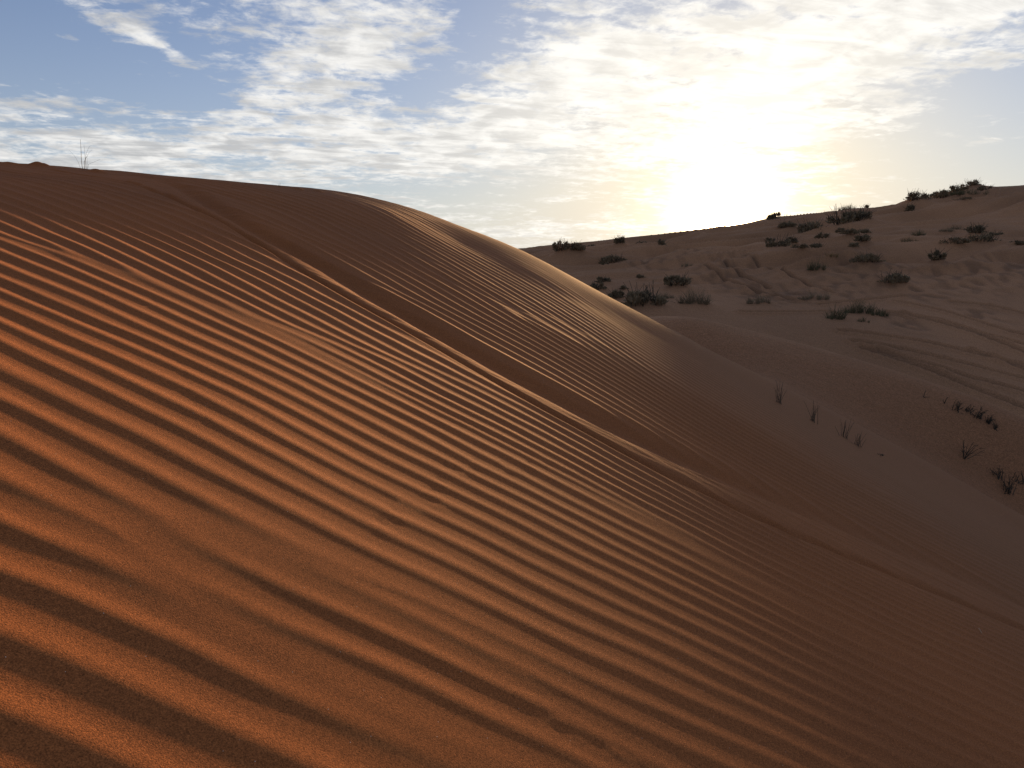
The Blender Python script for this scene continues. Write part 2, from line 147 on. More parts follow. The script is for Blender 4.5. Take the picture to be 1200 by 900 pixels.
def noise(x, y):
    """gradient noise, about -0.7..0.7"""
    xi = np.floor(x).astype(int)
    yi = np.floor(y).astype(int)
    fx = x - xi
    fy = y - yi
    u = fx * fx * fx * (fx * (fx * 6 - 15) + 10)
    v = fy * fy * fy * (fy * (fy * 6 - 15) + 10)
    def g(i, j):
        a = (xi + i) & 255
        b = (yi + j) & 255
        return _gx[a, b] * (fx - i) + _gy[a, b] * (fy - j)
    return (g(0, 0) * (1 - u) + g(1, 0) * u) * (1 - v) + (g(0, 1) * (1 - u) + g(1, 1) * u) * v

def fbm(x, y, n=4, gain=.5):
    s = 0
    a = 1
    for i in range(n):
        s = s + a * noise(x * 2 ** i + 17.3 * i, y * 2 ** i + 5.1 * i)
        a *= gain
    return s

def sstep(a, b, x):
    t = np.clip((x - a) / (b - a), 0, 1)
    return t * t * (3 - 2 * t)

def seg_dist(x, y, path, pad=.3):
    """distance to a polyline, only worked out near it"""
    P = np.array(path)
    out = np.full(x.shape, 9.0)
    for (ax, ay), (bx, by) in zip(P[:-1], P[1:]):
        k = (x > min(ax, bx) - pad) & (x < max(ax, bx) + pad) & (y > min(ay, by) - pad) & (y < max(ay, by) + pad)
        if not k.any():
            continue
        dx, dy = bx - ax, by - ay
        t = np.clip(((x[k] - ax) * dx + (y[k] - ay) * dy) / (dx * dx + dy * dy), 0, 1)
        out[k] = np.minimum(out[k], np.hypot(x[k] - ax - t * dx, y[k] - ay - t * dy))
    return out

def grid_mesh(name, X, Y, Z, mat, dent_shade=None):
    """one smooth sheet from 2-D arrays of design-unit coordinates"""
    r, c = X.shape
    me = bpy.data.meshes.new(name)
    me.vertices.add(r * c)
    co = np.empty((r * c, 3), np.float32)
    co[:, 0] = X.ravel() * S
    co[:, 1] = Y.ravel() * S
    co[:, 2] = Z.ravel() * S + Z0
    me.vertices.foreach_set('co', co.ravel())
    i = np.arange(r * c).reshape(r, c)
    q = np.stack([i[:-1, :-1], i[:-1, 1:], i[1:, 1:], i[1:, :-1]], -1).reshape(-1, 4)
    n = len(q)
    me.loops.add(n * 4)
    me.polygons.add(n)
    me.loops.foreach_set('vertex_index', q.ravel().astype(np.int32))
    me.polygons.foreach_set('loop_start', np.arange(0, n * 4, 4, dtype=np.int32))
    me.polygons.foreach_set('use_smooth', np.ones(n, bool))
    me.update(calc_edges=True)
    me.materials.append(mat)
    if dent_shade is not None:
        at = me.attributes.new('dent_shade', 'FLOAT', 'POINT')
        at.data.foreach_set('value', dent_shade.ravel().astype(np.float32))
    o = bpy.data.objects.new(name, me)
    col.objects.link(o)
    return o

def spaced(stops):
    """[(x0, step0), (x1, step1), ...] -> positions whose spacing blends between the stops"""
    xs = [stops[0][0]]
    while xs[-1] < stops[-1][0]:
        x = xs[-1]
        st = np.interp(x, [s[0] for s in stops], [s[1] for s in stops])
        xs.append(x + st)
    return np.array(xs)

# ------------------------------------------------------------------ materials
def new_mat(name):
    m = bpy.data.materials.new(name)
    m.use_nodes = True
    nt = m.node_tree
    return m, nt, nt.nodes['Principled BSDF']

def sand(name, c1, c2, grain, grain_bump, rough=.95, sparkle=True, patch=.6, bump2=0):
    m, nt, b = new_mat(name)
    N, L = nt.nodes, nt.links
    tc = N.new('ShaderNodeTexCoord')
    big = N.new('ShaderNodeTexNoise')
    big.inputs['Scale'].default_value = patch
    big.inputs['Detail'].default_value = 5
    L.new(tc.outputs['Object'], big.inputs['Vector'])
    mix = N.new('ShaderNodeMix')
    mix.data_type = 'RGBA'
    mix.inputs[6].default_value = (*c1, 1)
    mix.inputs[7].default_value = (*c2, 1)
    rmp = N.new('ShaderNodeMapRange')
    rmp.inputs[1].default_value = .35
    rmp.inputs[2].default_value = .65
    L.new(big.outputs['Fac'], rmp.inputs[0])
    L.new(rmp.outputs[0], mix.inputs[0])
    gr = N.new('ShaderNodeTexNoise')
    gr.inputs['Scale'].default_value = grain
    gr.inputs['Detail'].default_value = 3
    gr.inputs['Roughness'].default_value = .7
    L.new(tc.outputs['Object'], gr.inputs['Vector'])
    gm = N.new('ShaderNodeMapRange')
    gm.inputs[1].default_value = .25
    gm.inputs[2].default_value = .75
    gm.inputs[3].default_value = .32
    gm.inputs[4].default_value = 1.68
    L.new(gr.outputs['Fac'], gm.inputs[0])
    mul = N.new('ShaderNodeMix')
    mul.data_type = 'RGBA'
    mul.blend_type = 'MULTIPLY'
    mul.inputs[0].default_value = 1
    L.new(mix.outputs[2], mul.inputs[6])
    L.new(gm.outputs[0], mul.inputs[7])
    last = mul.outputs[2]
    # coarser grains gathered in specks and streaks
    g2 = N.new('ShaderNodeTexNoise')
    g2.inputs['Scale'].default_value = grain * .36
    g2.inputs['Detail'].default_value = 4
    g2.inputs['Roughness'].default_value = .75
    L.new(tc.outputs['Object'], g2.inputs['Vector'])
    gm2 = N.new('ShaderNodeMapRange')
    gm2.inputs[1].default_value = .3
    gm2.inputs[2].default_value = .7
    gm2.inputs[3].default_value = .74
    gm2.inputs[4].default_value = 1.26
    L.new(g2.outputs['Fac'], gm2.inputs[0])
    mul2 = N.new('ShaderNodeMix')
    mul2.data_type = 'RGBA'
    mul2.blend_type = 'MULTIPLY'
    mul2.inputs[0].default_value = 1
    L.new(last, mul2.inputs[6])
    L.new(gm2.outputs[0], mul2.inputs[7])
    last = mul2.outputs[2]
    if sparkle:   # a few pale quartz grains
        vo = N.new('ShaderNodeTexVoronoi')
        vo.inputs['Scale'].default_value = 55
        L.new(tc.outputs['Object'], vo.inputs['Vector'])
        lt = N.new('ShaderNodeMath')
        lt.operation = 'LESS_THAN'
        lt.inputs[1].default_value = .055
        L.new(vo.outputs['Distance'], lt.inputs[0])
        sep = N.new('ShaderNodeSeparateColor')
        L.new(vo.outputs['Color'], sep.inputs[0])
        gt = N.new('ShaderNodeMath')
        gt.operation = 'GREATER_THAN'
        gt.inputs[1].default_value = .80
        L.new(sep.outputs[0], gt.inputs[0])
        an = N.new('ShaderNodeMath')
        an.operation = 'MULTIPLY'
        L.new(lt.outputs[0], an.inputs[0])
        L.new(gt.outputs[0], an.inputs[1])
        sm = N.new('ShaderNodeMix')
        sm.data_type = 'RGBA'
        sm.inputs[7].default_value = (.62, .50, .40, 1)
        L.new(an.outputs[0], sm.inputs[0])
        L.new(last, sm.inputs[6])
        last = sm.outputs[2]
    L.new(last, b.inputs['Base Color'])
    b.inputs['Roughness'].default_value = rough
    b.inputs['Specular IOR Level'].default_value = .15
    bp = N.new('ShaderNodeBump')
    bp.inputs['Strength'].default_value = grain_bump
    bp.inputs['Distance'].default_value = .002
    L.new(gr.outputs['Fac'], bp.inputs['Height'])
    nrm = bp
    if bump2:
        n2 = N.new('ShaderNodeTexNoise')
        n2.inputs['Scale'].default_value = 5
        n2.inputs['Detail'].default_value = 6
        n2.inputs['Roughness'].default_value = .6
        L.new(tc.outputs['Object'], n2.inputs['Vector'])
        b2 = N.new('ShaderNodeBump')
        b2.inputs['Strength'].default_value = bump2
        b2.inputs['Distance'].default_value = .05
        L.new(n2.outputs['Fac'], b2.inputs['Height'])
        L.new(bp.outputs[0], b2.inputs['Normal'])
        nrm = b2
    L.new(nrm.outputs[0], b.inputs['Normal'])
    return m

def plant_mat(name, c1, c2, trans=.0):
    m, nt, b = new_mat(name)
    N, L = nt.nodes, nt.links
    tc = N.new('ShaderNodeTexCoord')
    no = N.new('ShaderNodeTexNoise')
    no.inputs['Scale'].default_value = 9
    no.inputs['Detail'].default_value = 4
    L.new(tc.outputs['Object'], no.inputs['Vector'])
    mix = N.new('ShaderNodeMix')
    mix.data_type = 'RGBA'
    mix.inputs[6].default_value = (*c1, 1)
    mix.inputs[7].default_value = (*c2, 1)
    L.new(no.outputs['Fac'], mix.inputs[0])
    L.new(mix.outputs[2], b.inputs['Base Color'])
    b.inputs['Roughness'].default_value = .8
    b.inputs['Specular IOR Level'].default_value = .2
    return m

M_DUNE = sand('dune_sand', (.300, .100, .030), (.255, .088, .029), 310, .55)
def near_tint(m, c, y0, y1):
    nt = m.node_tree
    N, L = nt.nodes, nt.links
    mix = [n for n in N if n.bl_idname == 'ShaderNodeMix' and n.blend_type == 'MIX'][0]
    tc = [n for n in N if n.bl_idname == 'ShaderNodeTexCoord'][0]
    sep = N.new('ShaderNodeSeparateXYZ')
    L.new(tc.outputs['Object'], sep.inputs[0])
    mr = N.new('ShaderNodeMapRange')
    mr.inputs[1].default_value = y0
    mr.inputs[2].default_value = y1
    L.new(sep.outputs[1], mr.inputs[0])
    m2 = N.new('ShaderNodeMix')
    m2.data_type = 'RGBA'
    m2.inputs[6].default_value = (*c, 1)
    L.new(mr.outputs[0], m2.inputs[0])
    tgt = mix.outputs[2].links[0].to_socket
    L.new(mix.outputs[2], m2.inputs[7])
    at = N.new('ShaderNodeAttribute')      # shade of the wheel grooves and trampled pits, painted into the sand colour
    at.attribute_name = 'dent_shade'
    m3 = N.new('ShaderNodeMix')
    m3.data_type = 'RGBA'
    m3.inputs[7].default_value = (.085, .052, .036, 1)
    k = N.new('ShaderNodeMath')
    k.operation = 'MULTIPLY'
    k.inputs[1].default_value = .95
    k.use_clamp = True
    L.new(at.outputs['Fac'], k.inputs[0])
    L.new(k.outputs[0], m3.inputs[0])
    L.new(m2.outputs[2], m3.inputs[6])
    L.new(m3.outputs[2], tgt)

M_HILL = sand('hill_sand', (.350, .184, .098), (.262, .138, .074), 60, .25, sparkle=False, patch=.12, bump2=.8)
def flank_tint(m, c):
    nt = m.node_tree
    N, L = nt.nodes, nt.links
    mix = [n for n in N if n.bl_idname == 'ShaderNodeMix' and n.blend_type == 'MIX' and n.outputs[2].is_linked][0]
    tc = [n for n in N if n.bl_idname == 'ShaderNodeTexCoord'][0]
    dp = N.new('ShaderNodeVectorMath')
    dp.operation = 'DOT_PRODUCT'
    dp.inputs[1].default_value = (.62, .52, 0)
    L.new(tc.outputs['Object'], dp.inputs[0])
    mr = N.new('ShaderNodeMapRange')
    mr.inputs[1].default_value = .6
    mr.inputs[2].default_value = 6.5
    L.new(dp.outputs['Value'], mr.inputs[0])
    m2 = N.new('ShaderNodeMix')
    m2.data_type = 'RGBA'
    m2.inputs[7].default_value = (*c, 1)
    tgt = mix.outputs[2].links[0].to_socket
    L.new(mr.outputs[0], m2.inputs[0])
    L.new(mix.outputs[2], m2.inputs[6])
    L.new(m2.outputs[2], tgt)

_sep = M_DUNE.node_tree.nodes.new('ShaderNodeSeparateXYZ')      # single grains only stand out close by
_mr = M_DUNE.node_tree.nodes.new('ShaderNodeMapRange')
_mr.inputs[1].default_value = 2.5
_mr.inputs[2].default_value = 8.0
_mr.inputs[3].default_value = .6
_mr.inputs[4].default_value = .04
M_DUNE.node_tree.links.new([n for n in M_DUNE.node_tree.nodes if n.bl_idname == 'ShaderNodeTexCoord'][0].outputs['Object'], _sep.inputs[0])
M_DUNE.node_tree.links.new(_sep.outputs[1], _mr.inputs[0])
M_DUNE.node_tree.links.new(_mr.outputs[0], [n for n in M_DUNE.node_tree.nodes if n.bl_idname == 'ShaderNodeBump'][0].inputs['Strength'])
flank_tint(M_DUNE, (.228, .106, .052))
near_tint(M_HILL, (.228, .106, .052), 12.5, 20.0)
M_BUSH = plant_mat('bush_leaf', (.15, .11, .068), (.23, .17, .10))
M_GRASS = plant_mat('grass_blade', (.075, .070, .038), (.130, .108, .056))
M_GOLD = plant_mat('dry_grass', (.16, .11, .045), (.22, .15, .06))
M_TWIG = plant_mat('twig_bark', (.030, .026, .020), (.060, .050, .036))
M_STEM = plant_mat('pale_stem', (.075, .055, .038), (.11, .08, .055))
M_STRAW = plant_mat('straw', (.50, .40, .28), (.60, .48, .34))

# ------------------------------------------------------------------ the rippled dune
def curve_y(path):
    P = np.array(sorted(path))
    xs, ys = P[:, 0], P[:, 1]
    s0 = (ys[1] - ys[0]) / max(xs[1] - xs[0], 1e-3)
    s1 = (ys[-1] - ys[-2]) / max(xs[-1] - xs[-2], 1e-3)
    s0 = np.clip(s0, -.6, .6)
    s1 = np.clip(s1, -.6, .6)
    xx = np.linspace(-9, 14, 1200)
    yy = np.interp(xx, xs, ys)
    yy = np.where(xx < xs[0], ys[0] + s0 * (xx - xs[0]), yy)
    yy = np.where(xx > xs[-1], ys[-1] + s1 * (xx - xs[-1]), yy)
    k = np.hanning(61)
    k /= k.sum()
    pad = np.r_[np.full(30, yy[0]), yy, np.full(30, yy[-1])]
    return xx, np.convolve(pad, k, 'valid')

_rut, _rib, _fine, _smooth = (curve_y(p) for p in (RUT, RIB, FINE, SMOOTH))

LAM = .09

def wave_phase(x, y):
    """ripple count over the slope (a fitted polynomial, carried on straight outside the measured patch) and local wavelength"""
    xc = np.clip(x, -4.0, 2.4)
    yc = np.clip(y, .45, 7.0)
    qx, qy = (xc - .2) / 2, (yc - 2.2) / 2
    f = np.zeros(x.shape)
    gx = np.zeros(x.shape)
    gy = np.zeros(x.shape)
    n = 0
    for i in range(6):
        for j in range(6 - i):
            if i + j == 0:
                continue
            c = WAVES[n]
            n += 1
            f += c * qx ** i * qy ** j
            if i:
                gx += c * i * qx ** (i - 1) * qy ** j / 2
            if j:
                gy += c * j * qx ** i * qy ** (j - 1) / 2
    return f + gx * (x - xc) + gy * (y - yc), np.clip(1 / np.hypot(gx, gy), .05, .30)

def dune_z(x, y, detail=True):
    z = tps(DM, x, y)
    if not detail:
        return z
    z = z + .010 * fbm(x * .55 + 3, y * .55, 3)
    y_rut = np.interp(x, *_rut)
    y_rib = np.interp(x, *_rib)
    y_fine = np.interp(x, *_fine)
    y_smo = np.interp(x, *_smooth)
    s = y - y_rut
    sf = y - y_fine
    # ---- wind ripples: a carrier wave with slowly drifting complex amplitude, so crests fork and die out
    v = y + .12 * x
    wob = .050 * noise(x * .8, y * 1.1 + 9) + .018 * noise(x * 2.3 + 5, y * 3.1) + .006 * noise(x * 6.5, y * 8 + 3)
    ph, lam = wave_phase(x, y + wob)
    ph = 2 * np.pi * ph
    # shorter waves close below the rut on the right, and beyond the fine line
    near = np.exp(-((y - y_rib + .10) / .16) ** 2) * sstep(.4, 1.6, x)
    ph = ph + 2 * np.pi * (.9 * sstep(-.35, .0, y - y_rib) * sstep(.2, 1.6, x) * 2.2)
    A = np.full(x.shape, 2.6 + 0j)
    r = np.random.default_rng(3)
    for k in range(26):
        ku = r.normal(0, .022) / LAM
        kv = r.normal(0, .062) / LAM
        A += r.normal(1, .3) * np.exp(1j * (2 * np.pi * (ku * x + kv * (v * 1.0)) + r.random() * 6.283))
    A /= np.sqrt(26 / 2)
    amp = np.clip(.22 + 1.1 * np.abs(A), 0, 1.08)
    p = ph + np.angle(A)
    alt = np.clip(.5 + 1.3 * noise(x * .7 + 21, y * 1.6), 0, 1)      # here and there every second wave is weaker
    w = (.42 * alt) * np.cos(.5 * ph + 3 * noise(x * .6, y * .9)) + np.cos(p) + .21 * np.cos(2 * p) + .03 * np.sin(2 * p)
    h = (.0195 + .0095 * sstep(1.5, 3.6, y)) * np.minimum(lam, .14)
    h = h * (1 - .30 * sstep(0, .35, sf)) * (1 - .45 * sstep(.3, 1.7, sf))
    h = h * (1 - .55 * near)
    h = h * (1 + .95 * sstep(.2, 1.4, x) * (1 - sstep(3.4, 4.6, y)))
    # softer, broader waves close to the photographer
    h = h * (.85 + .15 * sstep(1.0, 1.9, y))
    h = h * (1 + .35 * fbm(x * .9, y * .9 + 4, 2))
    # no ripples inside the rut, on the crest lip and on the smooth right skirt
    wid = .16 + .012 * noise(x * 1.3, x * 0 + 2.5)
    inrut = sstep(y_rib - .012, y_rib + .03, y) * (1 - sstep(y_rut + wid, y_rut + wid + .10, y))
    h = h * (1 - .66 * inrut)
    h = h * (1 - .9 * sstep(-.1, .5, y - y_smo))
    z = z + amp * w * h
    # ---- the old wheel rut: a sharp low edge, a raised rib, then a broad smooth hollow
    e = y - y_rib
    fade = .3 + .7 * sstep(-2.7, -1.8, x)
    z = z - fade * .020 * np.exp(-((e + .026) / .020) ** 2)
    z = z + fade * .003 * np.exp(-((e - .050) / .060) ** 2)
    z = z - fade * .036 * np.exp(-((s - .100) / .090) ** 2) - fade * .013 * np.exp(-((s - .035) / .018) ** 2)
    z = z + fade * .004 * np.exp(-((s - wid - .09) / .08) ** 2)
    z = z + inrut * .004 * fbm(x * 2.6, y * 15, 4)
    # ---- marks left by animals and loose lumps
    for px, py in PRINTS:
        for k in range(3):
            ox, oy = r.normal(0, .008, 2)
            d2 = ((x - px - ox) / .008) ** 2 + ((y - py - oy) / .012) ** 2
            z = z - .0006 * np.exp(-d2) + .0003 * np.exp(-((x - px - ox - .012) / .013) ** 2 - ((y - py - oy + .022) / .012) ** 2)
    for px, py in SCUFF:
        for k in range(3):
            ox, oy = r.normal(0, .016, 2)
            d2 = ((x - px - ox) / .014) ** 2 + ((y - py - oy) / .008) ** 2
            z = z - .0003 * np.exp(-d2) + .0003 * np.exp(-((x - px - ox) / .014) ** 2 - ((y - py - oy + .014) / .008) ** 2)
    for tr in TRACE:
        xs = x + .012 * noise(x * 14, y * 14)
        d = seg_dist(xs, y, tr, .06)
        z = z - .0006 * np.exp(-(d / .0045) ** 2) * (.5 + np.clip(noise(x * 30, y * 30) + .3, 0, 1))
    for px, py, w_, a_ in LUMPS:
        z = z + 2.2 * a_ * np.exp(-((x - px) / w_) ** 2 - ((y - py) / (w_ * .8)) ** 2)
    d = seg_dist(x, y, SCARP, .4)
    z = z + .012 * np.exp(-(d / .05) ** 2) * (.6 + fbm(x * 9, y * 9, 2))
    lip = np.exp(-((x + 2.1) / 1.2) ** 2) * np.exp(-((y - 3.6) / .35) ** 2)
    z = z + lip * .005 * fbm(x * 4, y * 5, 3)
    return z

# ------------------------------------------------------------------ middle dune, valley and far hill: one sheet
HUMPS = [(p[2], p[3], p[4], p[5], p[0]) for p in PLANTS if p[1] == 't' and p[0] in ('bush', 'tuft')]

def hill_z(x, y, detail=True, dent_shade=None):
    z = tps(TM, x, y)
    d = np.hypot(x, y)
    z = z + .05 * sstep(14, 19, d) * fbm(x * .22, y * .22, 3)
    # low wind-built terraces running along the slope
    far = sstep(20, 25, y) * (1 - sstep(37, 42, y))
    q = fbm(x * .10 + 40, y * .42 - x * .10, 3)
    z = z + far * .60 * (1 - np.abs(q) * 2.2) * (.5 + .5 * sstep(-.3, .3, noise(x * .07, y * .1)))
    if not detail:
        return z
    z = z + .012 * sstep(10.5, 13.5, d) * fbm(x * 1.3, y * 1.3, 3)
    z = z + .010 * noise(x * .9 - y * 1.4, y * 2.6 + x * .9) * (1 - sstep(10, 12.5, d))
    # sand heaped round each shrub, drawn out to the lee
    for hx, hy, w, h, kd in HUMPS:
        k = (np.abs(x - hx) < 3 * w + .3) & (np.abs(y - hy) < 4 * w + .3)
        if k.any():
            dx = (x[k] - hx - .25 * w) / (w * .75)
            dy = (y[k] - hy - .35 * w) / (w * .9)
            z[k] += (.75 if kd == 'bush' else .35) * h * np.exp(-dx * dx - dy * dy)
    # trampled sand
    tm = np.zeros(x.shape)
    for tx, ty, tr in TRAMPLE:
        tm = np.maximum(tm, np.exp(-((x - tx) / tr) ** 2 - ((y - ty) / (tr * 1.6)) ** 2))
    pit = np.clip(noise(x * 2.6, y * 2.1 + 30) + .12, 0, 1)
    if dent_shade is not None:
        dent_shade[:] = np.maximum(dent_shade, tm * np.clip(pit * 1.6, 0, .5))
    z = z - tm * .13 * pit + tm * .03 * noise(x * 6, y * 6)
    # wheel tracks
    for t in TRACKS:
        c = np.array(t)
        half = .034 + .0019 * c[:, 1].mean()
        dd = seg_dist(x + .03 * noise(x * .7, y * .7), y, t, .8)
        if dent_shade is not None:
            dent_shade[:] = np.maximum(dent_shade, np.exp(-(dd / half) ** 2) * (.75 + .5 * noise(x * 1.5, y * 1.5)))
        z = z - .12 * np.exp(-(dd / half) ** 2) + .05 * np.exp(-((dd - 2.1 * half) / half) ** 2)
    return z

_dz = dune_z
def dune_z(x, y, detail=True):
    """the dune, running smoothly out on to the sand below it"""
    z = _dz(x, y, detail)
    t = hill_z(x, y, False) - .012
    k = .045
    m = np.maximum(z, t)
    return m + k * np.log(np.exp((z - m) / k) + np.exp((t - m) / k)) * (y > 3.5)

xs = spaced([(-6.5, .06), (-3.2, .015), (-.9, .008), (1.6, .009), (3.2, .015), (7.0, .022), (9.0, .08)])
ys = spaced([(-2.2, .05), (.2, .008), (.55, .0045), (2.2, .0048), (5.0, .0055), (9.8, .010), (13.0, .06)])
X, Y = np.meshgrid(xs, ys)
Zd = np.empty(X.shape)
for a in range(0, len(ys), 200):
    Zd[a:a + 200] = dune_z(X[a:a + 200], Y[a:a + 200])
dune = grid_mesh('dune', X, Y, Zd, M_DUNE)
dune['kind'] = 'structure'
del X, Y, Zd

az = np.radians(spaced([(-80, 1.2), (-8, .5), (-1, .10), (2, .045), (40, .045), (46, .4), (88, 1.2)]))
ds = [4.6]
while ds[-1] < 62:
    t = ds[-1]
    ds.append(t * (1 + np.interp(t, [4, 9, 18, 44, 50, 62], [.006, .0038, .0034, .0034, .012, .05])))
ds = np.array(ds)
R, Az = np.meshgrid(ds, az)
X, Y = R * np.sin(Az), R * np.cos(Az)
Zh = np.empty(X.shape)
Sh = np.zeros(X.shape)
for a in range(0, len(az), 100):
    Zh[a:a + 100] = hill_z(X[a:a + 100], Y[a:a + 100], True, Sh[a:a + 100])
hill = grid_mesh('hill', X, Y, Zh, M_HILL, Sh)
hill['kind'] = 'structure'
del X, Y, Zh, R, Az

# the desert floor beyond and beneath, out to the horizon
g = np.concatenate([-np.geomspace(2600, 4, 34), np.linspace(-3, 3, 7), np.geomspace(4, 2600, 34)])
X, Y = np.meshgrid(g, g)
D = np.hypot(X, Y)
Zg = -3.6 + sstep(80, 600, D) * 2.2 * fbm(X * .012, Y * .012, 3)
Zg = np.where((D < 75), -4.6, Zg)
floor = grid_mesh('ground', X, Y, Zg, M_HILL)
floor['kind'] = 'structure'

# ------------------------------------------------------------------ plants
class Blades:
    """collects tapered blades, twigs and leaflets into one mesh (local metres)"""
    def __init__(self):
        self.v = []
        self.f = []

    def stick(self, pts, r0, r1, sides=4):
        pts = [np.array(p, float) for p in pts]
        n = len(pts)
        base = len(self.v)
        for i, p in enumerate(pts):
            d = pts[min(i + 1, n - 1)] - pts[max(i - 1, 0)]
            d = d / (np.linalg.norm(d) + 1e-9)
            a = np.cross(d, (0.31, .77, .13))
            a /= np.linalg.norm(a) + 1e-9
            b = np.cross(d, a)
            r = r0 + (r1 - r0) * i / (n - 1)
            for k in range(sides):
                t = 2 * math.pi * k / sides
                self.v.append(tuple(p + r * (math.cos(t) * a + math.sin(t) * b)))
        for i in range(n - 1):
            for k in range(sides):
                k2 = (k + 1) % sides
                q = base + i * sides
                self.f.append((q + k, q + k2, q + sides + k2, q + sides + k))
        self.f.append(tuple(base + (n - 1) * sides + k for k in range(sides)))

    def leaf(self, c, d, ln, wd):
        c = np.array(c, float)
        d = np.array(d, float)
        d /= np.linalg.norm(d) + 1e-9
        a = np.cross(d, np.array([random.uniform(-1, 1) for _ in range(3)]))
        a /= np.linalg.norm(a) + 1e-9
        q = len(self.v)
        for p in (c - d * ln * .5, c + a * wd * .5, c + d * ln * .5, c - a * wd * .5):
            self.v.append(tuple(p))
        self.f.append((q, q + 1, q + 2, q + 3))

    def build(self, name, mat, parent=None):
        me = bpy.data.meshes.new(name)
        me.from_pydata(self.v, [], self.f)
        me.update()
        me.materials.append(mat)
        o = bpy.data.objects.new(name, me)
        col.objects.link(o)
        if parent:
            o.parent = parent
        return o

def bend(base, az_, tilt, ln, curve, n=4):
    """a stem that leaves base at a tilt from upright and bends over"""
    p = np.array(base, float)
    out = [p.copy()]
    for i in range(n):
        t = tilt + curve * (i + .5) / n
        p = p + (ln / n) * np.array([math.sin(t) * math.cos(az_), math.sin(t) * math.sin(az_), math.cos(t)])
        out.append(p.copy())
    return out

def bush_parts(w, h, seed, px):
    """dense low shrub: woody stems and a crown of small leaves in uneven clumps"""
    random.seed(seed)
    st, lf = Blades(), Blades()
    n = 16 + int(9 * w)
    for k in range(n):
        a = random.uniform(0, 6.283)
        st.stick(bend((random.uniform(-.3, .3) * w, random.uniform(-.2, .2) * w, -.12 * h), a, random.uniform(.1, .9), h * random.uniform(.75, 1.4), .3), .020 * h + .004, .006 * h + .002, 3)
    nc = random.randint(5, 9)
    for c in range(nc):
        cx = random.uniform(-.42, .42) * w
        cy = random.uniform(-.3, .3) * w
        env = math.sqrt(max(.08, 1 - (cx / (.55 * w)) ** 2))
        cz = h * env * random.uniform(.12, .58)
        rx = w * random.uniform(.10, .2)
        rz = h * random.uniform(.16, .34)
        for k in range(int(70 * random.uniform(.6, 1.3))):
            g_ = np.array([random.gauss(0, 1) for _ in range(3)])
            g_ /= np.linalg.norm(g_)
            r_ = random.random() ** .4
            p = (cx + g_[0] * rx * r_, cy + g_[1] * rx * r_, max(-.1 * h, cz + g_[2] * rz * r_))
            d = (g_[0] + random.uniform(-.6, .6), g_[1] + random.uniform(-.6, .6), abs(g_[2]) + random.uniform(.1, 1.0))
            lf.leaf(p, d, .16 * h + .07, .05 * h + .03)
    for k in range(int(90)):      # skirt of dead twigs and sand-trapped leaves at the base
        a = random.uniform(0, 6.283)
        r_ = random.random() ** .5
        lf.leaf((.52 * w * r_ * math.cos(a), .36 * w * r_ * math.sin(a), h * random.uniform(-.05, .28) * (1.15 - r_)),
                (math.cos(a), math.sin(a), random.uniform(.2, 1)), .18 * h + .06, .06 * h + .03)
    return st, lf

def tuft_parts(w, h, seed, upright=False):
    """grass or broom-like tuft: many thin blades from several crowns"""
    random.seed(seed)
    lf = Blades()
    nc = min(22, max(4, int(w / (.13 if upright else .14))))
    for c in range(nc):
        cx = (-.46 + .92 * (c + random.uniform(.2, .8)) / nc) * w
        cy = random.uniform(-.14, .14) * w
        hh = h * random.uniform(.5, 1.05) * (1 - .5 * abs(cx) / (.5 * w))
        for k in range(random.randint(16, 30)):
            a = random.uniform(0, 6.283)
            t = abs(random.gauss(0, .30 if upright else .5))
            pts = bend((cx + random.gauss(0, .03 * w), cy + random.gauss(0, .03 * w), -.08 * h), a, t, hh * random.uniform(.55, 1.15), random.uniform(.1, .7), 3)
            r = .006 * h + .005
            lf.stick(pts, r, r * .3, 3)
    return lf

def sprig_mesh(w, h, seed, n, spread, thick, leafy=0):
    random.seed(seed)
    b = Blades()
    for k in range(n):
        a = random.uniform(0, 6.283)
        t = min(1.1, abs(random.gauss(0, spread)))
        ln = h * random.uniform(.5, 1.08)
        pts = bend((random.gauss(0, .14 * w), random.gauss(0, .1 * w), -.1 * h), a, t, ln, random.uniform(-.1, .5), 4)
        b.stick(pts, thick, thick * .35, 4)
        for j in range(leafy):
            i = random.randint(1, 3)
            p = pts[i] + (pts[i + 1] - pts[i]) * random.random()
            q = bend(p, a + random.uniform(-1.5, 1.5), t + random.uniform(.2, .8), ln * random.uniform(.12, .3), .1, 2)
            b.stick(q, thick * .6, thick * .3, 3)
    return b

def tag(o, label, cat, group):
    o['label'] = label
    o['category'] = cat
    if group:
        o['group'] = group

CAT = {'bush': ('desert_shrub', 'shrub'), 'tuft': ('grass_tuft', 'grass tuft'), 'tussock': ('grass_tussock', 'grass tussock'),
       'sprig': ('sprig', 'sprig'), 'stems': ('dry_stem_cluster', 'plant'), 'clod': ('sand_clod', 'clod'),
       'weed': ('branching_weed', 'weed'), 'stick': ('straw', 'straw')}

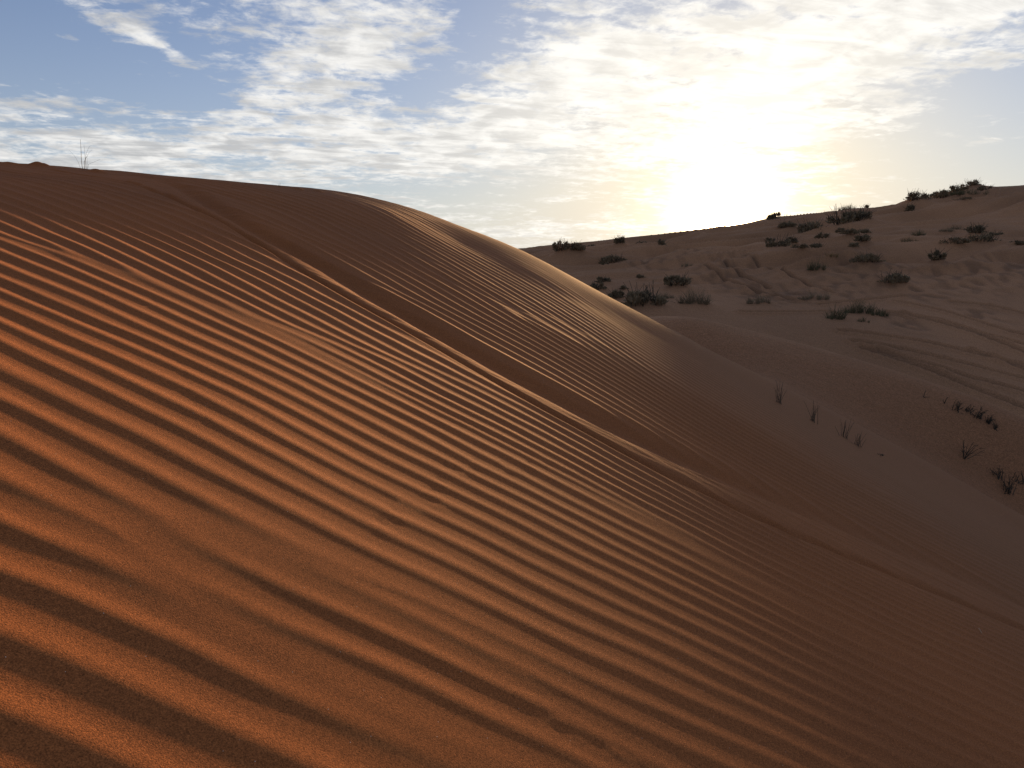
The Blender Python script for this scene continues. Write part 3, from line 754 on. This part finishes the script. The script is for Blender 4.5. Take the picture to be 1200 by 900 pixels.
for i, (kind, surf, px, py, w, h, label, group) in enumerate(PLANTS):
    big = {'bush': (1.25, 1.45), 'tuft': (1.2, 1.5), 'tussock': (1.35, 1.35), 'sprig': (1.15, 1.1), 'stems': (1.1, 1.15)}.get(kind, (1, 1))
    w *= S * big[0]
    h *= S * big[1]
    fx, fy = np.array([px]), np.array([py])
    z = float(dune_z(fx, fy)[0] if surf == 'd' else hill_z(fx, fy)[0])
    loc = (px * S, py * S, z * S + Z0)
    name, cat = CAT[kind]
    if kind == 'bush':
        st, lf = bush_parts(w, h, 100 + i, px)
        if w > .75:
            o = bpy.data.objects.new(name, None)
            o.empty_display_size = .2
            col.objects.link(o)
            st.build('stems', M_TWIG, o)
            lf.build('foliage', M_BUSH, o)
        else:
            n0 = len(lf.v)
            lf.v += st.v
            lf.f += [tuple(k + n0 for k in f) for f in st.f]
            o = lf.build(name, M_BUSH)
    elif kind == 'tuft':
        gold = 'yellow' in label or 'golden' in label
        o = tuft_parts(w, h, 200 + i).build(name, M_GOLD if gold else (M_GRASS if ('green' in label or 'olive' in label or 'grey' in label) else M_BUSH))
    elif kind == 'tussock':
        o = tuft_parts(w, h, 300 + i, True).build(name, M_GRASS)
    elif kind == 'sprig':
        n = 2 if 'single' in label or 'upright' in label else (9 if 'bushiest' in label or 'lowest' in label else 6)
        o = sprig_mesh(w, h, 400 + i, int(n * 1.8), .45, .0075, 3).build(name, M_TWIG)
    elif kind == 'stems':
        tiny = 'tiny' in label
        b = sprig_mesh(w, h, 500 + i, 3 if tiny else 12, .26, .0022 if tiny else .0032, 0)
        o = b.build(name, M_STEM)
    elif kind == 'clod':
        random.seed(5)
        b = Blades()
        for k in range(60):
            a = random.uniform(0, 6.283)
            r_ = random.random() ** .5
            b.leaf((.5 * w * r_ * math.cos(a), .3 * w * r_ * math.sin(a), h * random.uniform(0, .8) * (1 - r_ * .7)), (math.cos(a), math.sin(a), .4), .4 * h, .25 * h)
        o = b.build(name, M_TWIG)
    elif kind == 'weed':
        b = Blades()
        def st(x0, L, r=.0028):
            pts = [np.array([x0 * w, random.uniform(-.02, .02) * w, -.15 * h])] + [np.array([x * w, y * w, zz * h]) for x, y, zz in L]
            b.stick(pts, r * 1.3, r * .6, 4)
        st(-.06, [(-.07, 0, .3), (-.06, .02, .65), (-.055, .03, 1.0)])
        st(.0, [(.0, .03, .25), (.05, .06, .4), (.10, .08, .47)])
        st(.06, [(.07, -.03, .3), (.085, -.03, .6), (.07, -.02, .8)], .0016)
        st(.085, [(.085, -.03, .38), (.15, -.05, .55), (.26, -.08, .72), (.36, -.1, .78)], .0012)
        st(.08, [(.12, .05, .18), (.28, .1, .27), (.45, .16, .36)], .0012)
        st(-.08, [(-.14, -.05, .22), (-.22, -.08, .42), (-.36, -.13, .62)], .0011)
        st(.10, [(.12, .0, .42), (.2, .02, .58), (.3, .03, .66)], .0010)
        o = b.build(name, M_TWIG)
    else:
        b = Blades()
        b.stick([(.006, 0, -.006), (-.004, .002, .012), (-.014, .004, .026)], .0022, .0018, 5)
        o = b.build(name, M_STRAW)
    o.location = loc
    tag(o, label, cat, group)

# ------------------------------------------------------------------ light, sky
SUN_AZ, SUN_EL = 16.9, 4.7       # degrees right of straight ahead (+y), and up

sun = bpy.data.lights.new('sun', 'SUN')
sun.energy = 5
sun.angle = rad(1.2)
sun.color = (1, .60, .28)
so = bpy.data.objects.new('sun', sun)
col.objects.link(so)
so.rotation_euler = (rad(90 - SUN_EL), 0, rad(180 - SUN_AZ))

world = bpy.data.worlds.new('World')
sc.world = world
world.use_nodes = True
nt = world.node_tree
N, L = nt.nodes, nt.links
bg = N['Background']
bg.inputs['Strength'].default_value = .11

def val(x):
    return x

def math_(op, a, b=None, c=None, clamp=False):
    n = N.new('ShaderNodeMath')
    n.operation = op
    n.use_clamp = clamp
    for i, q in enumerate((a, b, c)):
        if q is None:
            continue
        if isinstance(q, (int, float)):
            n.inputs[i].default_value = q
        else:
            L.new(q, n.inputs[i])
    return n.outputs[0]

def maprange(x, a, b, c=0, d=1, smooth=True):
    n = N.new('ShaderNodeMapRange')
    n.interpolation_type = 'SMOOTHSTEP' if smooth else 'LINEAR'
    L.new(x, n.inputs[0])
    for i, q in enumerate((a, b, c, d)):
        n.inputs[1 + i].default_value = q
    return n.outputs[0]

def mixc(f, a, b, mode='MIX'):
    n = N.new('ShaderNodeMix')
    n.data_type = 'RGBA'
    n.blend_type = mode
    for i, q in ((0, f), (6, a), (7, b)):
        if isinstance(q, (int, float)):
            n.inputs[i].default_value = q
        elif isinstance(q, tuple):
            n.inputs[i].default_value = (*q, 1)
        else:
            L.new(q, n.inputs[i])
    return n.outputs[2]

def noise_tex(vec, scale, detail=6, rough=.55, dist=0.0):
    n = N.new('ShaderNodeTexNoise')
    n.inputs['Scale'].default_value = scale
    n.inputs['Detail'].default_value = detail
    n.inputs['Roughness'].default_value = rough
    n.inputs['Distortion'].default_value = dist
    L.new(vec, n.inputs['Vector'])
    return n.outputs['Fac']

def comb(x, y, z):
    n = N.new('ShaderNodeCombineXYZ')
    for i, q in enumerate((x, y, z)):
        if isinstance(q, (int, float)):
            n.inputs[i].default_value = q
        else:
            L.new(q, n.inputs[i])
    return n.outputs[0]

tc = N.new('ShaderNodeTexCoord')
sky = N.new('ShaderNodeTexSky')
sky.sky_type = 'NISHITA'
sky.sun_disc = False
sky.sun_elevation = rad(SUN_EL)
sky.sun_rotation = rad(SUN_AZ)
sky.air_density = 1.0
sky.dust_density = .25
sky.ozone_density = 1.6
sep = N.new('ShaderNodeSeparateXYZ')
L.new(tc.outputs['Generated'], sep.inputs[0])
dx, dy, dz = sep.outputs
AZ = math_('MULTIPLY', math_('ARCTAN2', dx, dy), 180 / math.pi)
EL = math_('MULTIPLY', math_('ARCSINE', dz), 180 / math.pi)

# coordinates on a cloud layer overhead, so that the clouds shrink and flatten towards the horizon
den = math_('ADD', math_('MAXIMUM', dz, 0.0), .10)
cu = math_('DIVIDE', dx, den)
cv = math_('DIVIDE', dy, den)
P = comb(cu, cv, 0)
Pst = comb(math_('ADD', math_('MULTIPLY', cu, .35), math_('MULTIPLY', cv, .22)), math_('ADD', math_('MULTIPLY', cv, 1.25), math_('MULTIPLY', cu, -.35)), 3.0)

def blob(a0, e0, ra, re, rot, wgt):
    """a soft patch of cloud (or gap, if negative) centred on a direction in degrees"""
    a = math_('SUBTRACT', AZ, a0)
    e = math_('SUBTRACT', EL, e0)
    c_, s_ = math.cos(rad(rot)), math.sin(rad(rot))
    p = math_('DIVIDE', math_('ADD', math_('MULTIPLY', a, c_), math_('MULTIPLY', e, s_)), ra)
    q = math_('DIVIDE', math_('SUBTRACT', math_('MULTIPLY', e, c_), math_('MULTIPLY', a, s_)), re)
    r2 = math_('ADD', math_('MULTIPLY', p, p), math_('MULTIPLY', q, q))
    return math_('MULTIPLY', math_('POWER', math.e, math_('MULTIPLY', r2, -1)), wgt)

BLOBS = [
    (-28.45, 13.81, 9.96, 2.92, 0, -0.5),
    (-34.50, 15.89, 3.19, 2.89, 0, -0.45),
    (-6.41, 14.34, 3.89, 2.74, 10, -0.55),
    (-23.11, 12.64, 3.46, 1.13, 0, -0.3),
    (-2.67, 19.32, 2.00, 1.65, 0, -0.2),
    (32.13, 11.77, 5.81, 1.58, 8, -0.4),
    (32.03, 7.48, 8.38, 2.50, 0, -0.45),
    (-5.53, 6.48, 8.26, 1.19, 0, -0.25),
    (8.28, 5.78, 8.84, 1.98, 0, -0.15),
    (-13.53, 16.35, 7.65, 3.38, -20, 0.36),
    (-13.40, 11.66, 4.86, 3.03, 0, 0.36),
    (-20.20, 12.43, 3.01, 1.62, 20, 0.42),
    (-28.72, 16.60, 3.87, 0.71, -22, 0.5),
    (-25.68, 15.48, 2.47, 0.53, -25, 0.6),
    (-29.88, 14.92, 4.57, 0.26, -12, 0.45),
    (-26.17, 9.07, 18.89, 2.60, 0, 0.42),
    (-31.10, 6.71, 15.29, 1.70, 0, 0.25),
    (-3.76, 10.70, 5.33, 2.14, 8, 0.62),
    (-9.95, 17.68, 4.56, 2.23, 0, 0.25),
    (3.36, 16.76, 5.36, 2.88, 0, 0.3),
    (15.76, 15.63, 17.42, 5.09, 8, 0.55),
    (24.04, 15.41, 9.49, 3.23, 12, 0.35),
    (17.34, 9.03, 9.99, 3.69, 0, 0.3),
    (31.18, 16.71, 6.80, 1.18, 10, 0.35),
    (2.80, 3.61, 8.37, 0.54, 3, 0.35),
    (33.83, 13.57, 2.77, 0.50, 5, 0.3),
    (34.31, 8.63, 2.33, 0.27, 3, 0.45),
    (29.20, 11.04, 2.58, 0.44, 10, 0.35),
]
cov = math_('ADD', maprange(EL, 34, 52, .05, .15), maprange(math_('ABSOLUTE', AZ), 48, 75, 0, -.02))  # more cloud high overhead, out of view, added for neutral ambient light
for bl in BLOBS:
    cov = math_('ADD', blob(*bl), cov)

n_big = noise_tex(P, 2.4, 9, .6, .5)
n_st = noise_tex(Pst, 6.5, 8, .62, .6)
n_puff = noise_tex(P, 14.0, 7, .62, .3)
tex = math_('ADD', math_('ADD', math_('MULTIPLY', n_big, .46), math_('MULTIPLY', n_st, .40)), math_('MULTIPLY', n_puff, .34))
tex = math_('SUBTRACT', tex, .60)
dens = maprange(math_('ADD', cov, math_('MULTIPLY', tex, 4.2)), -.10, .62)
# closeness to the sun
sd = (math.sin(rad(SUN_AZ)) * math.cos(rad(SUN_EL)), math.cos(rad(SUN_AZ)) * math.cos(rad(SUN_EL)), math.sin(rad(SUN_EL)))
dot = N.new('ShaderNodeVectorMath')
dot.operation = 'DOT_PRODUCT'
L.new(tc.outputs['Generated'], dot.inputs[0])
dot.inputs[1].default_value = sd
ang = math_('MULTIPLY', math_('ARCCOSINE', math_('MINIMUM', dot.outputs['Value'], 1.0)), 180 / math.pi)
near = math_('POWER', math.e, math_('MULTIPLY', math_('DIVIDE', ang, 17.0), -1))
near2 = math_('POWER', math.e, math_('MULTIPLY', math_('POWER', math_('DIVIDE', ang, .37), .80), -1))
near3 = math_('POWER', math.e, math_('MULTIPLY', math_('POWER', math_('DIVIDE', ang, 8.0), 1.25), -1))

# sky colour: the Nishita sky, its brightest forward glow kept soft, with pale low haze
K = 1 / .11
base = mixc(1.0, sky.outputs[0], (1.0, 1.0, 1.0), 'MULTIPLY')
base = mixc(1.0, sky.outputs[0], (.36, .46, .74), 'MULTIPLY')
veil = math_('ADD', math_('MULTIPLY', math_('POWER', math.e, math_('DIVIDE', EL, -10.0)), .85), math_('MULTIPLY', near, .95), clamp=True)
base = mixc(veil, base, mixc(near, (.27 * K, .275 * K, .28 * K), (.44 * K, .375 * K, .265 * K)))
# cloud colour: sunlit edges, greyer thick undersides
shade = maprange(math_('ADD', math_('MULTIPLY', noise_tex(P, 5.0, 6, .55, .5), .6), math_('MULTIPLY', n_st, .6)), .48, .74)
lit = mixc(near, (.40 * K, .395 * K, .385 * K), (.60 * K, .57 * K, .505 * K))
drk = mixc(near, (.175 * K, .18 * K, .19 * K), (.54 * K, .505 * K, .44 * K))
ccol = mixc(math_('MULTIPLY', shade, .85), lit, drk)
skyc = mixc(math_('MULTIPLY', dens, .93), base, ccol)
glow = mixc(1.0, skyc, mixc(near2, (0, 0, 0), (330 * K, 220 * K, 110 * K)), 'ADD')
glow = mixc(1.0, glow, mixc(near3, (0, 0, 0), (.22 * K, .18 * K, .12 * K)), 'ADD')
L.new(glow, bg.inputs['Color'])

# ------------------------------------------------------------------ camera
cam = bpy.data.cameras.new('camera')
cam.lens = 24
cam.sensor_width = 36
cam.clip_start = .05
cam.clip_end = 12000
co = bpy.data.objects.new('camera', cam)
col.objects.link(co)
co.location = (0, 0, Z0)
co.rotation_euler = (rad(90 - 9.2), 0, 0)
sc.camera = co

sc.view_settings.view_transform = 'Standard'
sc.view_settings.look = 'None'
sc.view_settings.gamma = 1
sc.view_settings.use_curve_mapping = False
sc.view_settings.exposure = 1.2
sc.cycles.use_denoising = True
sc.cycles.denoiser = 'OPENIMAGEDENOISE'
sc.cycles.denoising_input_passes = 'RGB_ALBEDO_NORMAL'
sc.cycles.denoising_prefilter = 'NONE'
sc.cycles.use_adaptive_sampling = False
sc.cycles.max_bounces = 4
sc.cycles.diffuse_bounces = 2
